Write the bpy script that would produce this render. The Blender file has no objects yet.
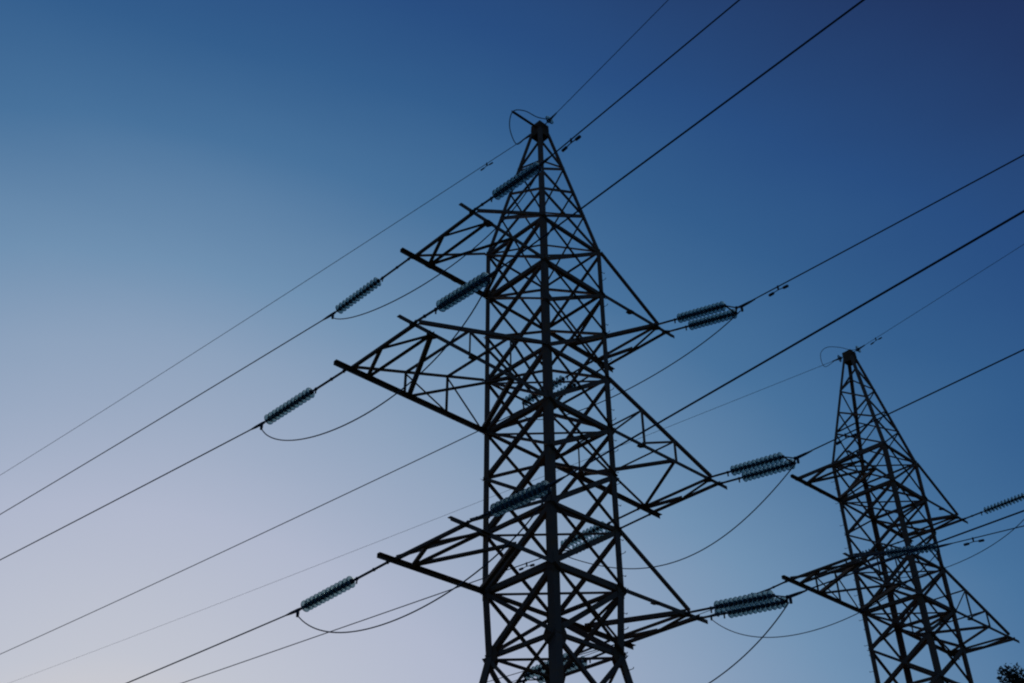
import bpy, bmesh, math, random
from mathutils import Vector, Matrix
random.seed(7)
S = bpy.context.scene
COL = S.collection

# ---------------------------------------------------------------- camera
PITCH, ROLL = 0.625, 0.006
cd = bpy.data.cameras.new('camera'); cam = bpy.data.objects.new('camera', cd); COL.objects.link(cam)
cd.sensor_width = 36.0; cd.lens = 36.0*1075.5/1024.0; cd.clip_start = 0.05; cd.clip_end = 6000
fw = Vector((0, math.cos(PITCH), math.sin(PITCH))); up = Vector((0, -math.sin(PITCH), math.cos(PITCH))); rt = Vector((1, 0, 0))
rt2 = rt*math.cos(ROLL) - up*math.sin(ROLL); up2 = rt*math.sin(ROLL) + up*math.cos(ROLL)
m = Matrix((rt2, up2, -fw)).transposed().to_4x4(); m.translation = (0, 0, 1.6)
cam.matrix_world = m
S.camera = cam
S.render.engine = 'CYCLES'; S.cycles.filter_width = 2.1

# ---------------------------------------------------------------- sky
SUN_EL, SUN_ROT = 6.0, -20.0
w = bpy.data.worlds.new('World'); S.world = w; w.use_nodes = True
N = w.node_tree.nodes; Lk = w.node_tree.links
sky = N.new('ShaderNodeTexSky'); sky.sky_type = 'NISHITA'; sky.sun_disc = False
sky.sun_elevation = math.radians(SUN_EL); sky.sun_rotation = math.radians(SUN_ROT)
sky.dust_density = 8.0; sky.air_density = 1.0; sky.ozone_density = 1.0
dot = N.new('ShaderNodeVectorMath'); dot.operation = 'DOT_PRODUCT'; dot.inputs[1].default_value = (.2, .7, .1)
Lk.new(sky.outputs[0], dot.inputs[0])
lg = N.new('ShaderNodeMath'); lg.operation = 'LOGARITHM'; lg.inputs[1].default_value = math.e
Lk.new(dot.outputs['Value'], lg.inputs[0])
V0, V1 = -0.8, 3.6
# faint uneven haze, stretched along the horizon
wtc = N.new('ShaderNodeTexCoord'); wmp = N.new('ShaderNodeMapping'); wmp.inputs['Scale'].default_value = (1.6, 1.6, 5.0)
wnz = N.new('ShaderNodeTexNoise'); wnz.inputs['Scale'].default_value = 1.5; wnz.inputs['Detail'].default_value = 4
Lk.new(wtc.outputs['Generated'], wmp.inputs[0]); Lk.new(wmp.outputs[0], wnz.inputs['Vector'])
hz = N.new('ShaderNodeMath'); hz.operation = 'MULTIPLY_ADD'; hz.inputs[1].default_value = .16; hz.inputs[2].default_value = -.08
Lk.new(wnz.outputs['Fac'], hz.inputs[0])
lsum = N.new('ShaderNodeMath'); lsum.operation = 'ADD'; Lk.new(lg.outputs[0], lsum.inputs[0]); Lk.new(hz.outputs[0], lsum.inputs[1])
mr = N.new('ShaderNodeMapRange'); mr.inputs[1].default_value = V0; mr.inputs[2].default_value = V1
Lk.new(lsum.outputs[0], mr.inputs[0])
rp = N.new('ShaderNodeValToRGB'); Lk.new(mr.outputs[0], rp.inputs[0])
def lin(c): return tuple(((x/255)/12.92 if x/255 < .04045 else ((x/255+.055)/1.055)**2.4) for x in c) + (1,)
stops = [(-.6, (26, 36, 76)), (-.21, (33, 54, 98)), (.10, (41, 78, 129)), (.32, (52, 94, 141)), (.6, (72, 114, 156)),
         (1.0, (112, 145, 178)), (1.34, (141, 162, 189)), (2.05, (176, 184, 205)), (2.8, (193, 197, 209)), (3.5, (222, 214, 208))]
els = rp.color_ramp.elements
for i, (v, c) in enumerate(stops):
    p = (v-V0)/(V1-V0)
    e = els[i] if i < 2 else els.new(p)
    e.position = p; e.color = lin(c)
sc = N.new('ShaderNodeVectorMath'); sc.operation = 'SCALE'; sc.inputs['Scale'].default_value = 10.0
Lk.new(rp.outputs[0], sc.inputs[0])
bg = N['Background']; Lk.new(sc.outputs[0], bg.inputs[0]); bg.inputs[1].default_value = 0.1

# ---------------------------------------------------------------- sun, already all but down
ld = bpy.data.lights.new('sun', 'SUN'); ld.energy = 0.12; ld.angle = math.radians(8); ld.color = (1.0, .82, .66)
sun = bpy.data.objects.new('sun', ld); COL.objects.link(sun)
az = math.radians(SUN_ROT); el = math.radians(SUN_EL)
sd = Vector((math.sin(az)*math.cos(el), math.cos(az)*math.cos(el), math.sin(el)))
sun.rotation_euler = sd.to_track_quat('Z', 'Y').to_euler(); sun.location = sd*60

vs = S.view_settings
S.display_settings.display_device = 'sRGB'
vs.view_transform = 'Standard'; vs.look = 'None'; vs.exposure = 0; vs.gamma = 1; vs.use_curve_mapping = False

# ---------------------------------------------------------------- materials
def mat(name, c1, c2=None, scale=6.0, rough=.6, metal=0.0, bump=0.0, c3=None, spec=.5):
    m = bpy.data.materials.new(name); m.use_nodes = True
    n = m.node_tree.nodes; l = m.node_tree.links; b = n['Principled BSDF']
    b.inputs['Roughness'].default_value = rough; b.inputs['Metallic'].default_value = metal; b.inputs['Specular IOR Level'].default_value = spec
    if c2 is None:
        b.inputs['Base Color'].default_value = (*c1, 1); return m
    tc = n.new('ShaderNodeTexCoord'); nz = n.new('ShaderNodeTexNoise'); nz.inputs['Scale'].default_value = scale
    nz.inputs['Detail'].default_value = 6; nz.inputs['Roughness'].default_value = .65
    l.new(tc.outputs['Object'], nz.inputs['Vector'])
    r = n.new('ShaderNodeValToRGB'); r.color_ramp.elements[0].position = .38; r.color_ramp.elements[1].position = .66
    r.color_ramp.elements[0].color = (*c1, 1); r.color_ramp.elements[1].color = (*c2, 1)
    if c3: e = r.color_ramp.elements.new(.52); e.color = (*c3, 1)
    l.new(nz.outputs['Fac'], r.inputs[0]); l.new(r.outputs[0], b.inputs['Base Color'])
    if bump:
        bp = n.new('ShaderNodeBump'); bp.inputs['Strength'].default_value = bump; bp.inputs['Distance'].default_value = .01
        l.new(nz.outputs['Fac'], bp.inputs['Height']); l.new(bp.outputs[0], b.inputs['Normal'])
    return m
M = {}
M['steel'] = mat('weathered_steel', (.265, .165, .098), (.37, .18, .072), 3.5, .85, 0, .3, (.30, .178, .102), spec=.06)
M['plate'] = mat('rusty_plate', (.22, .122, .062), (.30, .14, .058), 7, .88, 0, .3, spec=.08)
M['iron'] = mat('galvanised_fitting', (.10, .09, .08), (.16, .15, .13), 20, .6, .1, spec=.25)
M['alu'] = mat('conductor_aluminium', (.05, .055, .065), (.10, .105, .115), 30, .55, .6)
M['cap'] = mat('insulator_cap', (.05, .045, .04), (.09, .08, .07), 25, .6, .1, spec=.25)
g = bpy.data.materials.new('insulator_glass'); g.use_nodes = True; b = g.node_tree.nodes['Principled BSDF']
b.inputs['Base Color'].default_value = (.20, .36, .40, 1); b.inputs['Roughness'].default_value = .12
b.inputs['Transmission Weight'].default_value = .55; b.inputs['IOR'].default_value = 1.45
b.inputs['Base Color'].default_value = (.42, .56, .54, 1)
b.inputs['Transmission Weight'].default_value = .72; b.inputs['IOR'].default_value = 1.18; b.inputs['Roughness'].default_value = .25
M['glass'] = g
M['grass'] = mat('meadow_grass', (.055, .060, .022), (.13, .11, .055), .35, .95, 0, .5, (.085, .080, .035))
M['concrete'] = mat('foundation_concrete', (.20, .19, .18), (.32, .31, .29), 5, .9, 0, .3)
M['bark'] = mat('tree_bark', (.03, .022, .016), (.06, .045, .032), 9, .95, 0, .6)
M['leaf'] = mat('tree_foliage', (.018, .032, .010), (.045, .065, .02), 1.2, .8)

# ---------------------------------------------------------------- helpers
def mk(name, bm, mats, parent=None):
    me = bpy.data.meshes.new(name); bm.to_mesh(me); bm.free()
    for mm in (mats if isinstance(mats, (list, tuple)) else [mats]): me.materials.append(M[mm])
    o = bpy.data.objects.new(name, me); COL.objects.link(o)
    if parent: o.parent = parent
    return o
def tag(o, label=None, cat=None, group=None, kind=None):
    if label: o['label'] = label
    if cat: o['category'] = cat
    if group: o['group'] = group
    if kind: o['kind'] = kind
    return o
def empty(name, loc, label, cat, group=None, rz=0):
    o = bpy.data.objects.new(name, None); COL.objects.link(o); o.location = loc; o.rotation_euler = (0, 0, rz)
    o.empty_display_size = .2
    return tag(o, label, cat, group)
def angle(bm, p, q, d1, d2, w=.07, t=.008):
    """rolled steel angle from p to q, flanges of width w pointing along d1 and d2 from the heel"""
    p, q = Vector(p), Vector(q); ax = (q-p).normalized()
    a = Vector(d1); a = (a-ax*a.dot(ax)).normalized()
    c = Vector(d2); c = c-ax*c.dot(ax); c = (c-a*c.dot(a)).normalized()
    pts = [(0, 0), (w, 0), (w, t), (t, t), (t, w), (0, w)]
    r0 = [bm.verts.new(p+a*x+c*y) for x, y in pts]; r1 = [bm.verts.new(q+a*x+c*y) for x, y in pts]
    for i in range(6):
        j = (i+1) % 6; bm.faces.new((r0[i], r0[j], r1[j], r1[i]))
    bm.faces.new(r0[::-1]); bm.faces.new(r1)
def tube(bm, pts, r, n=8, cap=True, mi=0):
    pts = [Vector(p) for p in pts]; rings = []
    rr = r if isinstance(r, (list, tuple)) else [r]*len(pts)
    prev = None
    for i, p in enumerate(pts):
        ax = (pts[min(i+1, len(pts)-1)]-pts[max(i-1, 0)]).normalized()
        if prev is None: a = ax.orthogonal().normalized()
        else: a = (prev-ax*prev.dot(ax)).normalized()
        prev = a; c = ax.cross(a)
        rings.append([bm.verts.new(p+(a*math.cos(2*math.pi*k/n)+c*math.sin(2*math.pi*k/n))*rr[i]) for k in range(n)])
    for i in range(len(rings)-1):
        for k in range(n):
            f = bm.faces.new((rings[i][k], rings[i][(k+1) % n], rings[i+1][(k+1) % n], rings[i+1][k])); f.smooth = True; f.material_index = mi
    if cap:
        bm.faces.new(rings[0][::-1]).material_index = mi; bm.faces.new(rings[-1]).material_index = mi
def plate(bm, pts, nrm, t=.012):
    nrm = Vector(nrm).normalized()*t*.5
    a = [bm.verts.new(Vector(p)+nrm) for p in pts]; c = [bm.verts.new(Vector(p)-nrm) for p in pts]
    n = len(pts); bm.faces.new(a); bm.faces.new(c[::-1])
    for i in range(n): bm.faces.new((a[i], c[i], c[(i+1) % n], a[(i+1) % n]))
def box(bm, c, e1, e2, e3):
    """box centred on c with half-extent vectors"""
    c = Vector(c); e1, e2, e3 = Vector(e1), Vector(e2), Vector(e3); v = {}
    for i in (-1, 1):
        for j in (-1, 1):
            for k in (-1, 1): v[i, j, k] = bm.verts.new(c+e1*i+e2*j+e3*k)
    for f in (((-1,-1,-1),(-1,-1,1),(-1,1,1),(-1,1,-1)), ((1,-1,-1),(1,1,-1),(1,1,1),(1,-1,1)), ((-1,-1,-1),(1,-1,-1),(1,-1,1),(-1,-1,1)),
              ((-1,1,-1),(-1,1,1),(1,1,1),(1,1,-1)), ((-1,-1,-1),(-1,1,-1),(1,1,-1),(1,-1,-1)), ((-1,-1,1),(1,-1,1),(1,1,1),(-1,1,1))):
        bm.faces.new([v[q] for q in f])

# ---------------------------------------------------------------- ground
bm = bmesh.new(); R = 3000; seg = [-3000, -1200, -500, -200, -100, -60, -30, -15, 0, 15, 30, 45, 60, 100, 200, 500, 1200, 3000]
gv = [[bm.verts.new((x, y, 0 if max(abs(x), abs(y)) < 65 else .5*math.sin(x*.013)+.4*math.cos(y*.017))) for x in seg] for y in seg]
for i in range(len(seg)-1):
    for j in range(len(seg)-1): bm.faces.new((gv[i][j], gv[i][j+1], gv[i+1][j+1], gv[i+1][j])).smooth = True
tag(mk('ground', bm, 'grass'), kind='structure')

# ---------------------------------------------------------------- pylon (local: u = x, line direction v = -y, z up)
Zl = {'1t': 20.004, '1b': 18.584, 'p1': 17.328, '2t': 16.006, '2b': 14.578, 'p2': 13.359, '3t': 12.004, '3b': 10.641, 'k': 9.232}
ARM = {'1': 3.44, '2': 4.95, '3': 3.46}; INN = {'1': 2.98, '2': 4.48, '3': 3.00}; HT = 1.12
HB = 1.062; ZT = 24.62; HTOP = .17
def W(u, v, z): return Vector((u, -v, z))
def half(z):
    if z >= Zl['1t']: return HB+(HTOP-HB)*(z-Zl['1t'])/(ZT-Zl['1t'])
    if z >= Zl['3b']: return HB
    if z >= Zl['k']: return HB-(HB-1.0)*(Zl['3b']-z)/(Zl['3b']-Zl['k'])
    return 1.0+(Zl['k']-z)*.18
CN = {'L': (-1, -1), 'N': (-1, 1), 'R': (1, 1), 'F': (1, -1)}
def cor(k, z, off=0.0):
    h = half(z)-off; return W(CN[k][0]*h, CN[k][1]*h, z)
FACES = [('L', 'N'), ('N', 'R'), ('R', 'F'), ('F', 'L')]
def fnorm(a, b):
    s = (CN[a][0]+CN[b][0], CN[a][1]+CN[b][1]); return W(s[0], s[1], 0).normalized()
BOLTS = {}
def part(name, bm, root, m='steel', parent=None): return mk(name, bm, m, parent or root)

def build_pylon(loc, rz, label):
    root = empty('lattice_pylon', loc, label, 'pylon', 'steel lattice power pylons', rz)
    # legs
    for k, (su, sv) in CN.items():
        bm = bmesh.new()
        zz = [.28, Zl['k']]
        angle(bm, cor(k, .28), cor(k, Zl['k']), W(-su, 0, 0), W(0, -sv, 0), .19, .014)
        angle(bm, cor(k, Zl['k']), cor(k, Zl['3b']), W(-su, 0, 0), W(0, -sv, 0), .18, .013)
        angle(bm, cor(k, Zl['3b']), cor(k, Zl['2t']), W(-su, 0, 0), W(0, -sv, 0), .16, .012)
        angle(bm, cor(k, Zl['2t']), cor(k, Zl['1t']), W(-su, 0, 0), W(0, -sv, 0), .135, .011)
        angle(bm, cor(k, Zl['1t']), cor(k, ZT), W(-su, 0, 0), W(0, -sv, 0), .10, .009)
        part('leg', bm, root)
        bm = bmesh.new(); c = cor(k, 0)
        tube(bm, [c+Vector((0, 0, -.6)), c+Vector((0, 0, .26)), c+Vector((0, 0, .30))], [.36, .30, .26], 12)
        part('foundation', bm, root, 'concrete')
    ctr = lambda z: Vector((0, 0, z))
    def brace(pa, pb, n, off, wd=.063, name='brace', parent=None, d1=None):
        """flat-ish member in a face with outward normal n, set in from the face by off"""
        bm = bmesh.new(); p, q = Vector(pa)-n*off, Vector(pb)-n*off; ax = (q-p).normalized()
        side = n.cross(ax)
        if side.z < 0: side = -side
        p2, q2 = p-side*wd*.5, q-side*wd*.5
        angle(bm, p2, q2, side, -n if off > 0 else n, wd, .007)
        return part(name, bm, root, parent=parent)
    lv = ['1t', '1b', 'p1', '2t', '2b', 'p2', '3t', '3b', 'k']
    for a, b in FACES:
        n = fnorm(a, b)
        for i in range(8):
            z0, z1 = Zl[lv[i]], Zl[lv[i+1]]
            wd = .066 if i < 3 else (.080 if i < 5 else .094)
            brace(cor(a, z0), cor(b, z1), n, -.004, wd*.9)
            brace(cor(b, z0), cor(a, z1), n, .016, wd*1.22)
        for l in ('1t', '1b', '2t', '2b', '3t', '3b', 'k'):
            brace(cor(a, Zl[l]), cor(b, Zl[l]), n, .03, .115 if l[-1] == 'b' else .08, 'horizontal_strut')
        # base panels below the bend
        zz = [Zl['k'], 7.1, 4.2, .5]
        for i in range(3):
            brace(cor(a, zz[i]), cor(b, zz[i+1]), n, .018, .08, 'base_brace')
            brace(cor(b, zz[i]), cor(a, zz[i+1]), n, -.004, .08, 'base_brace')
        # peak lattice
        P, Q = (a, b) if a in 'NF' else (b, a)
        zt = lambda t: Zl['1t']+(ZT-Zl['1t'])*t
        for kp, tp, kq, tq in ((P, .84, Q, .67), (Q, .67, P, .49), (P, .49, Q, .28), (Q, .28, P, 0.0), (P, .28, Q, .475), (P, .28, Q, 0.0)):
            brace(cor(kp, zt(tp)), cor(kq, zt(tq)), n, .012, .052)
    # plan diagonals
    for l in ('1t', '1b', '2t', '2b', '3t', '3b', 'k'):
        bm = bmesh.new(); p, q = cor('L', Zl[l]), cor('R', Zl[l])
        angle(bm, p-Vector((0, 0, .03)), q-Vector((0, 0, .03)), Vector((0, 0, -1)), W(1, -1, 0), .055, .007)
        part('plan_brace', bm, root)
    # gusset plates on every face at arm levels and at the bend
    for l, s in (('1t', .13), ('1b', .16), ('2t', .14), ('2b', .20), ('3t', .15), ('3b', .24), ('k', .35), ('p1', .10), ('p2', .12)):
        for k, (su, sv) in CN.items():
            c = cor(k, Zl[l]); bm = bmesh.new()
            for du, nn in ((W(-su, 0, 0), W(0, sv, 0)), (W(0, -sv, 0), W(su, 0, 0))):
                z = Vector((0, 0, 1)); c2 = c-nn*.011
                plate(bm, [c2+z*s*.85, c2+du*s*.75+z*s*.45, c2+du*s, c2+du*s*.8-z*s*.5, c2-z*s*.85], nn)
            part('gusset_plate', bm, root, 'plate')
    # step bolts up two opposite legs
    i = 0; sbm = {}
    for k in ('R', 'L'):
        su, sv = CN[k]; z = 2.6
        while z < Zl['1t']-.3:
            d = W(su, 0, 0) if i % 2 == 0 else W(0, sv, 0)
            o = W(0, -sv*.06, 0) if i % 2 == 0 else W(-su*.06, 0, 0)
            if (k, i % 2) not in sbm:
                bm = bmesh.new(); tube(bm, [o, o+d*.15, o+d*.165+Vector((0, 0, .03))], [.008, .008, .011], 6)
                ob = part('step_bolt', bm, root, 'iron'); sbm[k, i % 2] = ob.data
            else:
                ob = bpy.data.objects.new('step_bolt', sbm[k, i % 2]); COL.objects.link(ob); ob.parent = root
            ob.location = cor(k, z); z += .42; i += 1; BOLTS[ob] = k
    # crossarms
    for l in '123':
        for s in (-1, 1):
            A, I, z = ARM[l], ARM[l]-(.33 if s > 0 else .52), Zl[l+'b']; zt_ = Zl[l+'t']
            P = lambda u, v, dz=0: W(s*u, s*v, z+dz)
            wc = .098 if l == '2' else .095
            bm = bmesh.new()
            lim = A+.36
            for v in (-1, 1):
                # v=-1 is the corner diagonal to the near one; each chord is one long angle
                h0 = HB if l != '3' else HB
                angle(bm, P(HB-.02, v*HB, .045), P(lim, v*HT, .045), W(0, -s*v, 0), Vector((0, 0, -1)), wc, .010)
            tb = A+(.09 if s > 0 else -.03)
            angle(bm, P(tb, -HT), P(tb, HT), W(-s, 0, 0), Vector((0, 0, 1)), .10 if s > 0 else .065, .008)
            ca = part('crossarm', bm, root)
            hv = lambda u: HB+(HT-HB)*(u-HB)/(A-HB)
            def sb(p, q, wd, name='arm_brace', d1=None, d2=None):
                bm = bmesh.new(); ax = (q-p).normalized()
                e2 = d2 if d2 is not None else Vector((0, 0, 1)); e1 = d1 if d1 is not None else ax.cross(Vector((0, 0, 1)))
                angle(bm, p-e1.normalized()*wd*.5, q-e1.normalized()*wd*.5, e1, e2, wd, .007)
                return part(name, bm, root, parent=ca)
            ties = {}
            tu = A-(.26 if s > 0 else .14)
            for v in (-1, 1):
                t0 = W(s*(HB+.005), s*v*(HB+.006), zt_); t1 = P(tu, v*(hv(tu)+.004), .09)
                bm = bmesh.new(); angle(bm, t0, t1, Vector((0, 0, 1)), W(0, -s*v, 0), .075 if l == '2' else .068, .008)
                part('tie', bm, root, parent=ca)
                ties[v] = lambda f, t0=t0, t1=t1: t0.lerp(t1, f)
            # plan bracing between the chords (point symmetric left and right)
            q = -.02
            nl, nn = 1, -1
            tip = P(A-.05, 0, q)
            sb(tip, P(I, nl*HT*.99, q), .07); sb(tip, P(I, nn*HT*.99, q), .07)
            sb(P(I, nl*hv(I)*.98, .012), P(I, nn*hv(I)*.98, .012), .055 if s > 0 else .09)
            if l == '2':
                sb(P(I, nn*hv(I)*.97, .022), P(3.3, nl*hv(3.3)*.97, .022), .095)
                sb(P(3.3, nl*hv(3.3)*.97, .008), P(2.1, nn*hv(2.1)*.97, .008), .075)
                sb(P(2.1, nn*hv(2.1)*.97, .02), P(HB+.05, nl*HB*.97, .02), .10)
                for v in (-1, 1):
                    for f, fc in ((.31, .33), (.63, .645)):
                        tp = ties[v](f); u = abs(tp.x)
                        bp = P(u, v*(hv(u)+.004), .02)
                        sb(tp-Vector((0, 0, .0)), bp, .045, 'arm_post', W(s, 0, 0), W(0, -s*v, 0))
                    t2 = ties[v](.63); t1_ = ties[v](.31); u1 = abs(t1_.x)
                    sb(t2, P(u1-.1, v*hv(u1)+v*.006, .05), .045, 'arm_brace', Vector((0, 0, 1)), W(0, -s*v, 0))
                    sb(t1_, P(HB+.1, v*(HB+.006), .05), .045, 'arm_brace', Vector((0, 0, 1)), W(0, -s*v, 0))
                for f in (.31, .63):
                    sb(ties[-1](f), ties[1](f), .05)
            else:
                sb(P(I, nl*hv(I)*.97, .022), P(2.1, nn*hv(2.1)*.97, .022), .095)
                sb(P(2.1, nn*hv(2.1)*.97, .008), P(HB+.05, nl*HB*.97, .008), .085)
            # gussets under the chords
            for v in (-1, 1):
                for u, e in ((I, .15), (A, .09)) + (((3.3 if v < 0 else 2.1), .12),)*(l == '2') + ((2.1, .12),)*(l != '2' and v > 0):
                    bm = bmesh.new(); c = P(u, v*hv(u), -.007)
                    plate(bm, [c+W(s*e, -s*v*.02, 0), c+W(s*e*.4, -s*v*e*1.1, 0), c+W(-s*e*.6, -s*v*e*1.1, 0), c+W(-s*e*1.1, -s*v*.02, 0), c+W(-s*e*.5, s*v*.045, 0), c+W(s*e*.5, s*v*.045, 0)], (0, 0, 1))
                    for du in (-.05, .05):
                        tube(bm, [c+W(s*du, -s*v*.03, .0), c+W(s*du, -s*v*.03, -.035)], .014, 6)
                    part('gusset_plate', bm, root, 'plate', ca)
    # peak cap with the earth wire bracket
    bm = bmesh.new()
    h = HTOP+.012; zc = ZT+.03
    for a, b in FACES:
        n = fnorm(a, b); sd_ = n.cross(Vector((0, 0, 1)))
        c = n*h+Vector((0, 0, zc))
        plate(bm, [c+sd_*h*.9+Vector((0, 0, .14)), c-sd_*h*.9+Vector((0, 0, .14)), c-sd_*h*1.0-Vector((0, 0, .05)), c-sd_*h*.7-Vector((0, 0, .30)), c+sd_*h*.7-Vector((0, 0, .30)), c+sd_*h*1.0-Vector((0, 0, .05))], n)
    plate(bm, [W(h, h, zc+.15), W(-h, h, zc+.15), W(-h, -h, zc+.15), W(h, -h, zc+.15)], (0, 0, 1))
    part('peak_cap', bm, root, 'plate')
    return root

root1 = build_pylon((.839, 21.568, 0), .760, 'tall near lattice pylon in the middle of the photo, with long crossarms')
# second pylon: a copy of the first with copies of its parts and sub-parts
root2 = root1.copy(); COL.objects.link(root2)
root2.location = (12.748, 33.328, .212); root2.rotation_euler = (0, 0, .749)
root2['label'] = 'smaller looking lattice pylon further back at the lower right'
for ch in list(root1.children):
    if BOLTS.get(ch) == 'R': continue      # the far pylon is climbed on its other leg
    c = ch.copy(); COL.objects.link(c); c.parent = root2
    for gch in list(ch.children):
        d = gch.copy(); COL.objects.link(d); d.parent = c
for ob, k in list(BOLTS.items()):
    if k == 'L': bpy.data.objects.remove(ob)
# first pylon only: bare bracket arm that sticks out of the peak
bm = bmesh.new(); angle(bm, W(-.12, .0, ZT+.0), W(-1.12, 0, ZT-.06), W(0, 1, 0), Vector((0, 0, 1)), .08, .009)
part('peak_bracket', bm, root1)

# ---------------------------------------------------------------- insulator strings
TW = {'T1': (.839, 21.568, .760), 'T2': (12.748, 33.328, .749)}
def wp(t, u, v, z):
    x, y, a = TW[t]; return Vector((x+u*math.cos(a)+v*math.sin(a), y+u*math.sin(a)-v*math.cos(a), z))
def lathe(bm, prof, n, mi):
    rings = [[bm.verts.new((r*math.cos(2*math.pi*k/n), r*math.sin(2*math.pi*k/n), z)) for k in range(n)] for r, z in prof]
    for i in range(len(rings)-1):
        for k in range(n):
            f = bm.faces.new((rings[i][k], rings[i][(k+1) % n], rings[i+1][(k+1) % n], rings[i+1][k])); f.smooth = True; f.material_index = mi
    bm.faces.new(rings[0][::-1]).material_index = mi; bm.faces.new(rings[-1]).material_index = mi
bm = bmesh.new()    # +z towards the live end
lathe(bm, [(.030, -.052), (.047, -.046), (.050, -.012), (.058, -.002), (.058, .010)], 14, 1)
lathe(bm, [(.050, -.004), (.080, .002), (.114, .012), (.129, .022), (.127, .030), (.110, .024), (.094, .036), (.086, .022), (.076, .034), (.066, .022), (.048, .028)], 24, 0)
lathe(bm, [(.022, .026), (.020, .066), (.026, .078)], 8, 1)
disc_me = bpy.data.meshes.new('glass_disc'); bm.to_mesh(disc_me); bm.free()
disc_me.materials.append(M['glass']); disc_me.materials.append(M['cap'])
def frame_to(d):
    d = Vector(d).normalized(); return d.to_track_quat('Z', 'Y')
def discs(root, p0, d, n, pitch):
    q = frame_to(d)
    for i in range(n):
        o = bpy.data.objects.new('glass_disc', disc_me); COL.objects.link(o); o.parent = root
        o.location = Vector(p0)+Vector(d)*(pitch*(i+.5)); o.rotation_mode = 'QUATERNION'; o.rotation_quaternion = q
def loc_ev(root, name, fn, m='iron'):
    bm = bmesh.new(); fn(bm); return mk(name, bm, m, root)
PITCHD = .128; ND = 12
def clamp(bm, p, d, wd):
    """strain clamp: tapered body along the wire direction and the jumper terminal hanging under it"""
    tube(bm, [p-d*.10, p, p+wd*.22, p+wd*.42], [.028, .038, .032, .016], 8)
    sd_ = d.cross(Vector((0, 0, 1))).normalized()
    tube(bm, [p+Vector((0, 0, -.01)), p+Vector((0, 0, -.07)), p+Vector((0, 0, -.15))], [.028, .036, .030], 8)
def string(t, side, lvl, vs, cl, beta, slope, label, dbl, discend=None):
    cl = Vector(cl)
    A = (-ARM[lvl]-.01 if side == 'L' else ARM[lvl]-.17)
    zb = Zl[lvl+'b']+(.212 if t == 'T2' else 0)
    wd = Vector((math.cos(beta), math.sin(beta), slope)).normalized()
    if not dbl:
        st = wp(t, A if side == 'L' else ARM[lvl]-.02, vs*HT, zb); d = (cl-st).normalized(); Ln = (cl-st).length
        r = empty('insulator_string', st, label, 'insulator', 'insulator strings of the two pylons')
        nd = 16 if (t, side, lvl, vs) == ('T2', 'R', '1', 1) else ND
        q0 = Ln-.20-nd*PITCHD if vs < 0 else Ln-.05-nd*PITCHD
        def rod(bm):
            tube(bm, [d*.0, d*(q0-.03)], .027, 8)
            for x in (.10, q0*.45, q0-.10): tube(bm, [d*(x-.04), d*x, d*(x+.04)], [.026, .042, .026], 8)
        loc_ev(r, 'link_rod', rod)
        loc_ev(r, 'arcing_stub', lambda bm: tube(bm, [d*(q0-.10), d*(q0-.10)+Vector((0, 0, -.11))], .018, 6))
        discs(r, d*q0, d, nd, PITCHD)
        loc_ev(r, 'live_link', lambda bm: (tube(bm, [d*(q0+nd*PITCHD-.07), d*(Ln-.02)], .020, 8), tube(bm, [d*(q0+nd*PITCHD+.01), d*(q0+nd*PITCHD+.05)], .034, 8)))
        loc_ev(r, 'strain_clamp', lambda bm: clamp(bm, d*Ln, d, wd))
    else:
        s1, s2 = wp(t, ARM[lvl]-.42, vs*HT, zb), wp(t, ARM[lvl]+.04, vs*HT, zb)
        mid = (s1+s2)*.5; d = (cl-mid).normalized(); Ln = (cl-mid).length
        r = empty('double_insulator_string', mid, label, 'insulator', 'double insulator strings of the middle pylon')
        q0 = Ln-(.33 if lvl == '1' else .23)-ND*PITCHD; e = (s2-s1)*.5
        for sg in (-1, 1):
            o = e*sg
            def rod(bm):
                tube(bm, [o, o+d*(q0-.03)], .027, 8)
                for x in (.08, q0-.10): tube(bm, [o+d*(x-.04), o+d*x, o+d*(x+.04)], [.026, .040, .026], 8)
            loc_ev(r, 'link_rod', rod)
            loc_ev(r, 'arcing_stub', lambda bm: tube(bm, [o+d*(q0-.10), o+d*(q0-.10)+Vector((0, 0, -.11))], .018, 6))
            discs(r, o+d*q0, d, ND, PITCHD)
        qe = q0+ND*PITCHD
        def yoke(bm):
            nn = e.cross(d).normalized(); en = e.normalized()
            a, c = d*(qe+.03)-e, d*(qe+.03)+e
            # open triangular yoke: three flat bars with round bosses
            for p_, q_ in ((a, c), (a, d*(qe+.22)), (c, d*(qe+.22))):
                ax = (q_-p_).normalized(); sd_ = nn.cross(ax)*.022
                plate(bm, [p_+sd_, q_+sd_, q_-sd_, p_-sd_], nn, .014)
            for p_ in (a, c, d*(qe+.22)): tube(bm, [p_-nn*.03, p_+nn*.03], .035, 8)
        loc_ev(r, 'yoke_plate', yoke)
        loc_ev(r, 'live_link', lambda bm: tube(bm, [d*(qe+.20), d*(Ln+.03)], .022, 8))
        loc_ev(r, 'strain_clamp', lambda bm: clamp(bm, d*(Ln+.05), d, wd))
    return r

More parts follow.
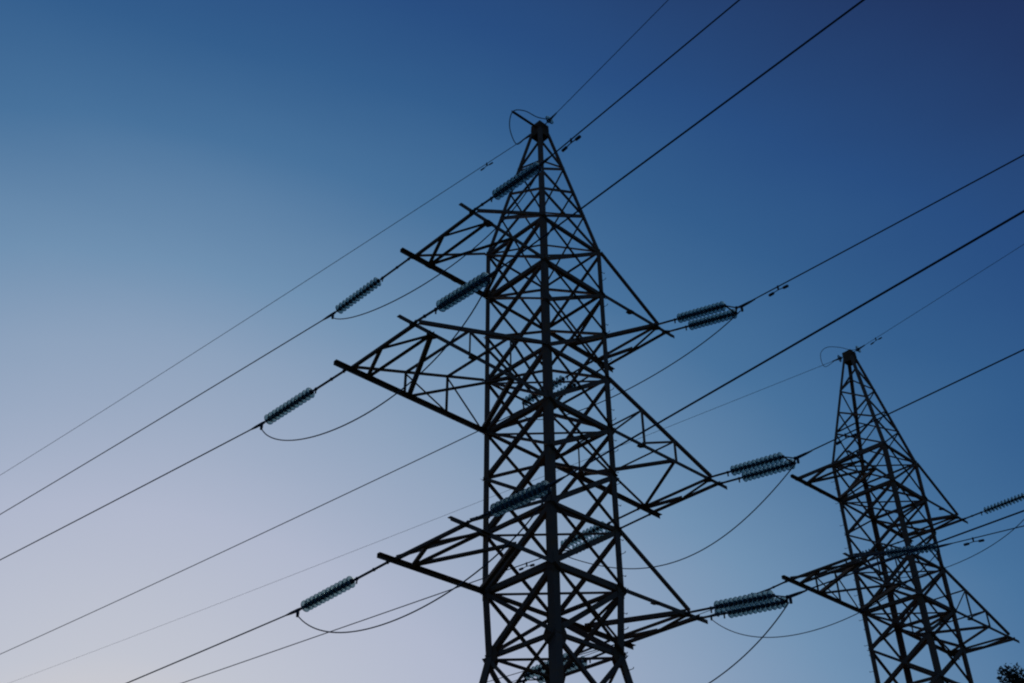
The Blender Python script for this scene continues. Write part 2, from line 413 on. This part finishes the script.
WIRES = {  # clamp position, azimuth, initial slope, sag curvature
'T1L1p': ((.621, 16.562, 18.221), -.87719, -.02216, .00037), 'T1L2p': ((-.422, 15.46, 14.24), -.87326, -.0386, .00038),
'T1L3p': ((.623, 16.485, 10.422), -.88051, .00507, .00044), 'T1R1p': ((5.641, 21.084, 17.828), -.85538, -.0571, .00039),
'T1R2p': ((6.662, 22.167, 14.159), -.87042, -.00351, .00038), 'T1R3p': ((5.657, 21.077, 10.275), -.8679, -.01246, .00039),
'T1L1m': ((-4.571, 21.87, 18.284), 2.42368, -.00005, .00034), 'T1L2m': ((-5.668, 20.803, 14.356), 2.42805, .0204, .00032),
'T1L3m': ((-4.575, 21.839, 10.358), 2.41864, -.0196, .00038), 'T1R1m': ((.252, 26.54, 18.27), 2.40988, .00378, .00031),
'T1R2m': ((1.354, 27.587, 14.336), 2.42069, .017, .00008), 'T1R3m': ((.281, 26.567, 10.40), 2.40, .005, .0003),
'T2L2m': ((6.275, 32.838, 14.5), 2.35552, .02892, .00036), 'T2R1p': ((17.856, 32.561, 18.751), -.83607, -.02, .0004),
'T2L2p': ((11.622, 27.201, 14.21), -.8319, -.10468, .0004), 'T2R1m': ((12.665, 38.13, 18.751), 2.34063, -.02, .0004)}
EARTH = {'T1p': ((1.046, 21.351, 24.75), -.90127, .07334, .00031), 'T1m': ((.632, 21.785, 24.75), 2.39344, .03427, .00039),
'T2p': ((12.952, 33.108, 24.962), -.89051, .07368, .0003), 'T2m': ((12.544, 33.548, 24.962), 2.37328, .0521, .00013)}
arm_nm = {'L1': 'top left', 'L2': 'long middle left', 'L3': 'bottom left', 'R1': 'top right', 'R2': 'long middle right', 'R3': 'bottom right'}
SL = {
'T1L1p': 'insulator string rising across the peak of the middle pylon, topmost of all',
'T1L2p': "insulator string rising from the long middle left crossarm to the middle pylon's left leg",
'T1L3p': 'insulator string ending at the thick central leg just above the bottom left crossarm',
'T1R1p': 'doubled insulator strings off the top right crossarm tip of the middle pylon',
'T1R2p': 'doubled insulator strings off the long middle right crossarm tip of the middle pylon',
'T1R3p': 'doubled insulator strings off the bottom right crossarm tip of the middle pylon',
'T1L1m': 'dark ribbed insulator string reaching left from the top left crossarm tip of the middle pylon',
'T1L2m': 'insulator string reaching left from the long middle left crossarm, leftmost of all',
'T1L3m': 'pale insulator string reaching left from the bottom left crossarm tip of the middle pylon',
'T1R1m': 'doubled insulator strings crossing behind the central leg at mid height of the middle pylon',
'T1R2m': "doubled insulator strings right of the central leg, just above the bottom right crossarm",
'T1R3m': 'doubled insulator strings behind the central leg at the bottom edge of the photo',
'T2L2m': 'insulator string of the small pylon seen behind the doubled strings of the middle pylon',
'T2R1p': 'ribbed insulator string running from the small pylon to the right edge',
'T2L2p': 'dark insulator string crossing the small pylon rightward from its long left crossarm',
'T2R1m': 'dark insulator string reaching left from the top right crossarm of the small pylon'}
for k, (c, b_, s_, cu) in WIRES.items():
    string(k[:2], k[2], k[3], 1 if k[4] == 'p' else -1, c, b_, s_, SL[k], k[:3] == 'T1R')

# ---------------------------------------------------------------- conductors
def wire_pt(wv, t):
    c, b_, s_, cu = wv; return Vector(c)+Vector((math.cos(b_)*t, math.sin(b_)*t, s_*t+cu*t*t))
def cable(name, pts, r, label, cat, group, m='alu'):
    pts = [Vector(p) for p in pts]; bm = bmesh.new(); o = pts[0]
    tube(bm, [p-o for p in pts], r, 8)
    ob = mk(name, bm, m); ob.location = o
    return tag(ob, label, cat, group)
CLb = {
'T1L1p': 'wire to the top edge, between the thin earth wire and the rightmost wire there',
'T1L2p': 'thick wire running from behind the peak to the top edge, third and rightmost there',
'T1L3p': 'thick near wire crossing the open sky between the two pylons to the right edge',
'T1R1p': "wire from the uppermost doubled insulators to the right edge, highest wire there",
'T1R2p': "wire from the doubled insulators to the right edge, crossing the small pylon peak",
'T1R3p': 'wire from the lowest doubled insulators passing through the small pylon at its middle crossarm',
'T1L1m': "wire reaching the left edge second from the top, from the dark ribbed insulator string",
'T1L2m': 'wire from the leftmost insulator string down to the left edge',
'T1L3m': 'wire from the lowest left insulator string down to the bottom edge',
'T1R1m': "wire emerging from the lattice at mid height and reaching the lower left corner",
'T1R2m': 'thin wire under the bottom left crossarm crossing the jumper loop there',
'T1R3m': 'wire leaving behind the base of the middle pylon at the bottom edge',
'T2L2m': 'faint wire from the small pylon passing below the lowest doubled insulators',
'T2R1p': 'wire beyond the insulator string at the right edge',
'T2L2p': 'thin wire with a damper leaving the small pylon just below its top right crossarm',
'T2R1m': 'faint wire running away behind the small pylon toward the lower left'}
for k, wv in WIRES.items():
    t1 = 150 if k[4] == 'm' else 130
    ts = [.3+(t1-.3)*(i/60)**1.5 for i in range(61)]
    cable('conductor', [wire_pt(wv, t) for t in ts], .0155 if k[:2] == 'T1' else .0145, CLb[k], 'power line', 'conductors of the power line')
EL = {'T1p': 'thin earth wire from the peak of the middle pylon to the top edge, leftmost there',
'T1m': "thin earth wire from the middle pylon peak down to the left edge",
'T2p': 'thin earth wire from the peak of the small pylon up to the right edge',
'T2m': 'faint earth wire from the small pylon peak passing behind the middle pylon'}
for k, wv in EARTH.items():
    t1 = 150 if k[2] == 'm' else 130
    ts = [.02+(t1-.02)*(i/60)**1.5 for i in range(61)]
    o = cable('earth_wire', [wire_pt(wv, t) for t in ts], .0105 if k[:2] == 'T1' else .0082, EL[k], 'earth wire', 'earth wires on the peaks')
    # its end fitting: shackle, one small insulator and clamp
    d = (wire_pt(wv, 1)-wire_pt(wv, 0)).normalized(); base = wire_pt(wv, 0)
    inner = -d*.22
    f = mk('end_fitting', (lambda b: (tube(b, [inner, d*.02], .014, 6), tube(b, [d*.02, d*.10, d*.42], [.035, .040, .018], 8), b)[-1])(bmesh.new()), 'iron', o)
    if k != 'T1m':
        g_ = bpy.data.objects.new('glass_disc', disc_me); COL.objects.link(g_); g_.parent = o; g_.location = d*.06
        g_.rotation_mode = 'QUATERNION'; g_.rotation_quaternion = frame_to(d); g_.scale = (1.15, 1.15, 1.15)
    f.location = wire_pt(wv, 0)-wire_pt(wv, .02)

# jumpers
JUMP = {
'T1L1': [(-4.571, 21.87, 18.164), (-3.826, 20.879, 17.051), (-.356, 17.62, 16.393), (.621, 16.562, 18.101)],
'T1L2': [(-5.668, 20.803, 14.236), (-4.92, 19.89, 12.758), (-1.544, 16.694, 12.015), (-.422, 15.46, 14.12)],
'T1L3': [(-4.575, 21.839, 10.238), (-3.459, 20.89, 8.806), (-.388, 17.386, 8.854), (.623, 16.485, 10.302)],
'T1R1': [(.252, 26.54, 18.13), (1.0, 25.566, 16.746), (4.317, 22.129, 16.714), (5.641, 21.084, 17.708)],
'T1R2': [(1.354, 27.587, 14.216), (3.677, 25.976, 12.474), (4.946, 23.636, 12.326), (6.662, 22.167, 14.039)],
'T1R3': [(.281, 26.567, 10.26), (1.874, 25.231, 8.298), (4.27, 22.322, 8.408), (5.657, 21.077, 10.155)],
'T2L2': [(6.275, 32.838, 14.38), (7.631, 31.722, 12.428), (10.469, 28.255, 12.859), (11.622, 27.201, 14.09)],
'T2R1': [(12.665, 38.13, 18.631), (13.47, 37.335, 16.642), (17.001, 33.507, 16.876), (17.856, 32.561, 18.631)]}
JL = {
'T1L1': 'slack loop of cable passing under the top left crossarm of the middle pylon',
'T1L2': 'slack loop of cable passing under the long middle left crossarm of the middle pylon',
'T1L3': 'slack loop of cable passing under the bottom left crossarm of the middle pylon',
'T1R1': 'slack loop of cable hanging under the top right crossarm of the middle pylon',
'T1R2': 'slack loop of cable hanging under the long middle right crossarm of the middle pylon',
'T1R3': 'slack loop of cable dropping from the lowest doubled insulators to the bottom edge',
'T2L2': 'shallow loop of cable hanging under the long left crossarm of the small pylon',
'T2R1': 'loop of cable curving up to the right edge beside the small pylon'}
for k, P4 in JUMP.items():
    a, b1, b2, c = [Vector(p) for p in P4]; pts = []
    for i in range(49):
        t = i/48; pts.append(a*(1-t)**3+b1*3*t*(1-t)**2+b2*3*t*t*(1-t)+c*t**3)
    cable('jumper_cable', pts, .0135, JL[k], 'jumper cable', 'jumper loops between insulator strings')
# earth jumper loops at the peaks
for t, dz, mids, lab in (('T1', 0, [(-.35, -.62, -.30), (-.80, -.42, -.10), (-1.08, 0, 0), (-.85, .24, .02), (-.40, .30, .05)], 'thin cable loop tied over the bracket on the peak of the middle pylon'),
        ('T2', .212, [(-.45, -.85, -.22), (-1.05, -.60, -.08), (-1.15, -.25, .02), (-.75, .05, .06), (-.30, .25, .05)], 'thin cable loop beside the peak of the small pylon')):
    a = wire_pt(EARTH[t+'m'], .28); c = wire_pt(EARTH[t+'p'], .12)
    ctrl = [a]+[wp(t, u_, v_, ZT+z_+dz) for u_, v_, z_ in mids]+[c]
    pts = []
    ex = [ctrl[0]*2-ctrl[1]]+ctrl+[ctrl[-1]*2-ctrl[-2]]
    for i in range(len(ctrl)-1):
        p0, p1, p2, p3 = ex[i:i+4]
        for j in range(8):
            q = j/8; pts.append(.5*((2*p1)+(p2-p0)*q+(2*p0-5*p1+4*p2-p3)*q*q+(3*p1-p0-3*p2+p3)*q**3))
    pts.append(c)
    cable('earth_jumper', pts, .014 if t == 'T1' else .011, lab, 'jumper cable', 'earth wire loops over the peaks')

# ---------------------------------------------------------------- vibration dampers
def damper(wv, best, label, sp=.20, wr=.036):
    p = wire_pt(wv, best); d = (wire_pt(wv, best+.1)-wire_pt(wv, best-.1)).normalized()
    r = empty('vibration_damper', p, label, 'damper', 'vibration dampers on the wires')
    dn = Vector((0, 0, -1))
    loc_ev(r, 'wire_clip', lambda bm: tube(bm, [Vector((0, 0, .025)), dn*.03, dn*.10], [.022, .026, .018], 8))
    loc_ev(r, 'messenger_cable', lambda bm: tube(bm, [d*-sp+dn*.115, dn*.095, d*sp+dn*.115], .012, 6))
    for sg in (-1, 1):
        loc_ev(r, 'weight', lambda bm: tube(bm, [d*sg*(sp-.07)+dn*.115, d*sg*(sp-.05)+dn*.117, d*sg*(sp+.07)+dn*.122, d*sg*(sp+.085)+dn*.122], [wr*.6, wr, wr, wr*.6], 8))
damper(WIRES['T1L1p'], 1.00, 'dumbbell damper on the wire just right of the peak of the middle pylon')
damper(WIRES['T1R1p'], 1.15, 'small damper on the wire beyond the upper doubled insulators')
damper(WIRES['T1R2p'], 1.40, 'damper on the wire where it crosses the left leg of the small pylon')
damper(WIRES['T1R2m'], 1.30, 'small damper seen through the lattice above the base of the middle pylon')
damper(WIRES['T2L2p'], 1.00, 'damper hanging from the thin wire right of the small pylon')
damper(EARTH['T1m'], 1.85, 'tiny damper on the earth wire left of the middle pylon peak', .17, .024)
damper(EARTH['T2p'], 0.90, 'tiny damper on the earth wire right of the small pylon peak', .17, .026)

# ---------------------------------------------------------------- tree whose top shows in the lower right corner
def tree(loc, H, label):
    rnd = random.Random(11)
    r = empty('broadleaf_tree', loc, label, 'tree')
    bm = bmesh.new()
    tube(bm, [(0, 0, -.2), (.05, 0, H*.25), (-.1, .1, H*.5), (.05, 0, H*.78), (.1, 0, H*.95)], [.34, .27, .20, .10, .03], 10)
    tips = []
    for i in range(26):
        z = H*rnd.uniform(.32, .93); a = rnd.uniform(0, 6.28); ln = (H-z)*.42+1.0+rnd.uniform(-.3, .5)
        p0 = Vector((0, 0, z)); p1 = p0+Vector((math.cos(a)*ln*.5, math.sin(a)*ln*.5, ln*.28)); p2 = p0+Vector((math.cos(a)*ln, math.sin(a)*ln, ln*.75))
        tube(bm, [p0, p1, p2], [.08, .05, .015], 6); tips += [p1, p2, (p1+p2)*.5]
    mk('trunk', bm, 'bark', r)
    bm = bmesh.new()
    for i in range(170):
        a = rnd.uniform(0, 6.28); e = rnd.uniform(-.9, 1.57); q = rnd.uniform(.45, 1)
        tips.append(Vector((math.cos(a)*math.cos(e)*3.3*q+1.0, math.sin(a)*math.cos(e)*3.3*q, H*.66+math.sin(e)*H*.27*q)))
    for x_, z_ in ((-1.35, -.55), (-1.15, -1.0), (-1.0, -1.7), (-.7, -.9), (-.3, -.75), (0, -.9), (-.9, -2.4), (-.2, -1.6), (-1.2, -1.5), (-.5, -1.3), (.4, -.9)):
        tips.append(Vector((x_, 0, H+z_)))
    for tpt in tips:
        rad = rnd.uniform(.35, .7)
        for j in range(260):
            d = Vector((rnd.gauss(0, 1), rnd.gauss(0, 1), rnd.gauss(0, .8)))
            d = d/max(d.length, .2)*rad*rnd.random()**.4
            c = tpt+d; s_ = rnd.uniform(.06, .12)
            n_ = Vector((rnd.gauss(0, 1), rnd.gauss(0, 1), rnd.gauss(0, 1)+.6)).normalized(); a_ = n_.orthogonal().normalized(); b_ = n_.cross(a_)
            th = rnd.uniform(0, 6.28); a2 = a_*math.cos(th)+b_*math.sin(th); b2 = n_.cross(a2)
            bm.faces.new([bm.verts.new(c+a2*s_), bm.verts.new(c+b2*s_*.45), bm.verts.new(c-a2*s_), bm.verts.new(c-b2*s_*.45)])
    mk('crown', bm, 'leaf', r)
tree((23.0, 46.5, 0), 17.6, 'dark treetop just poking into the lower right corner')
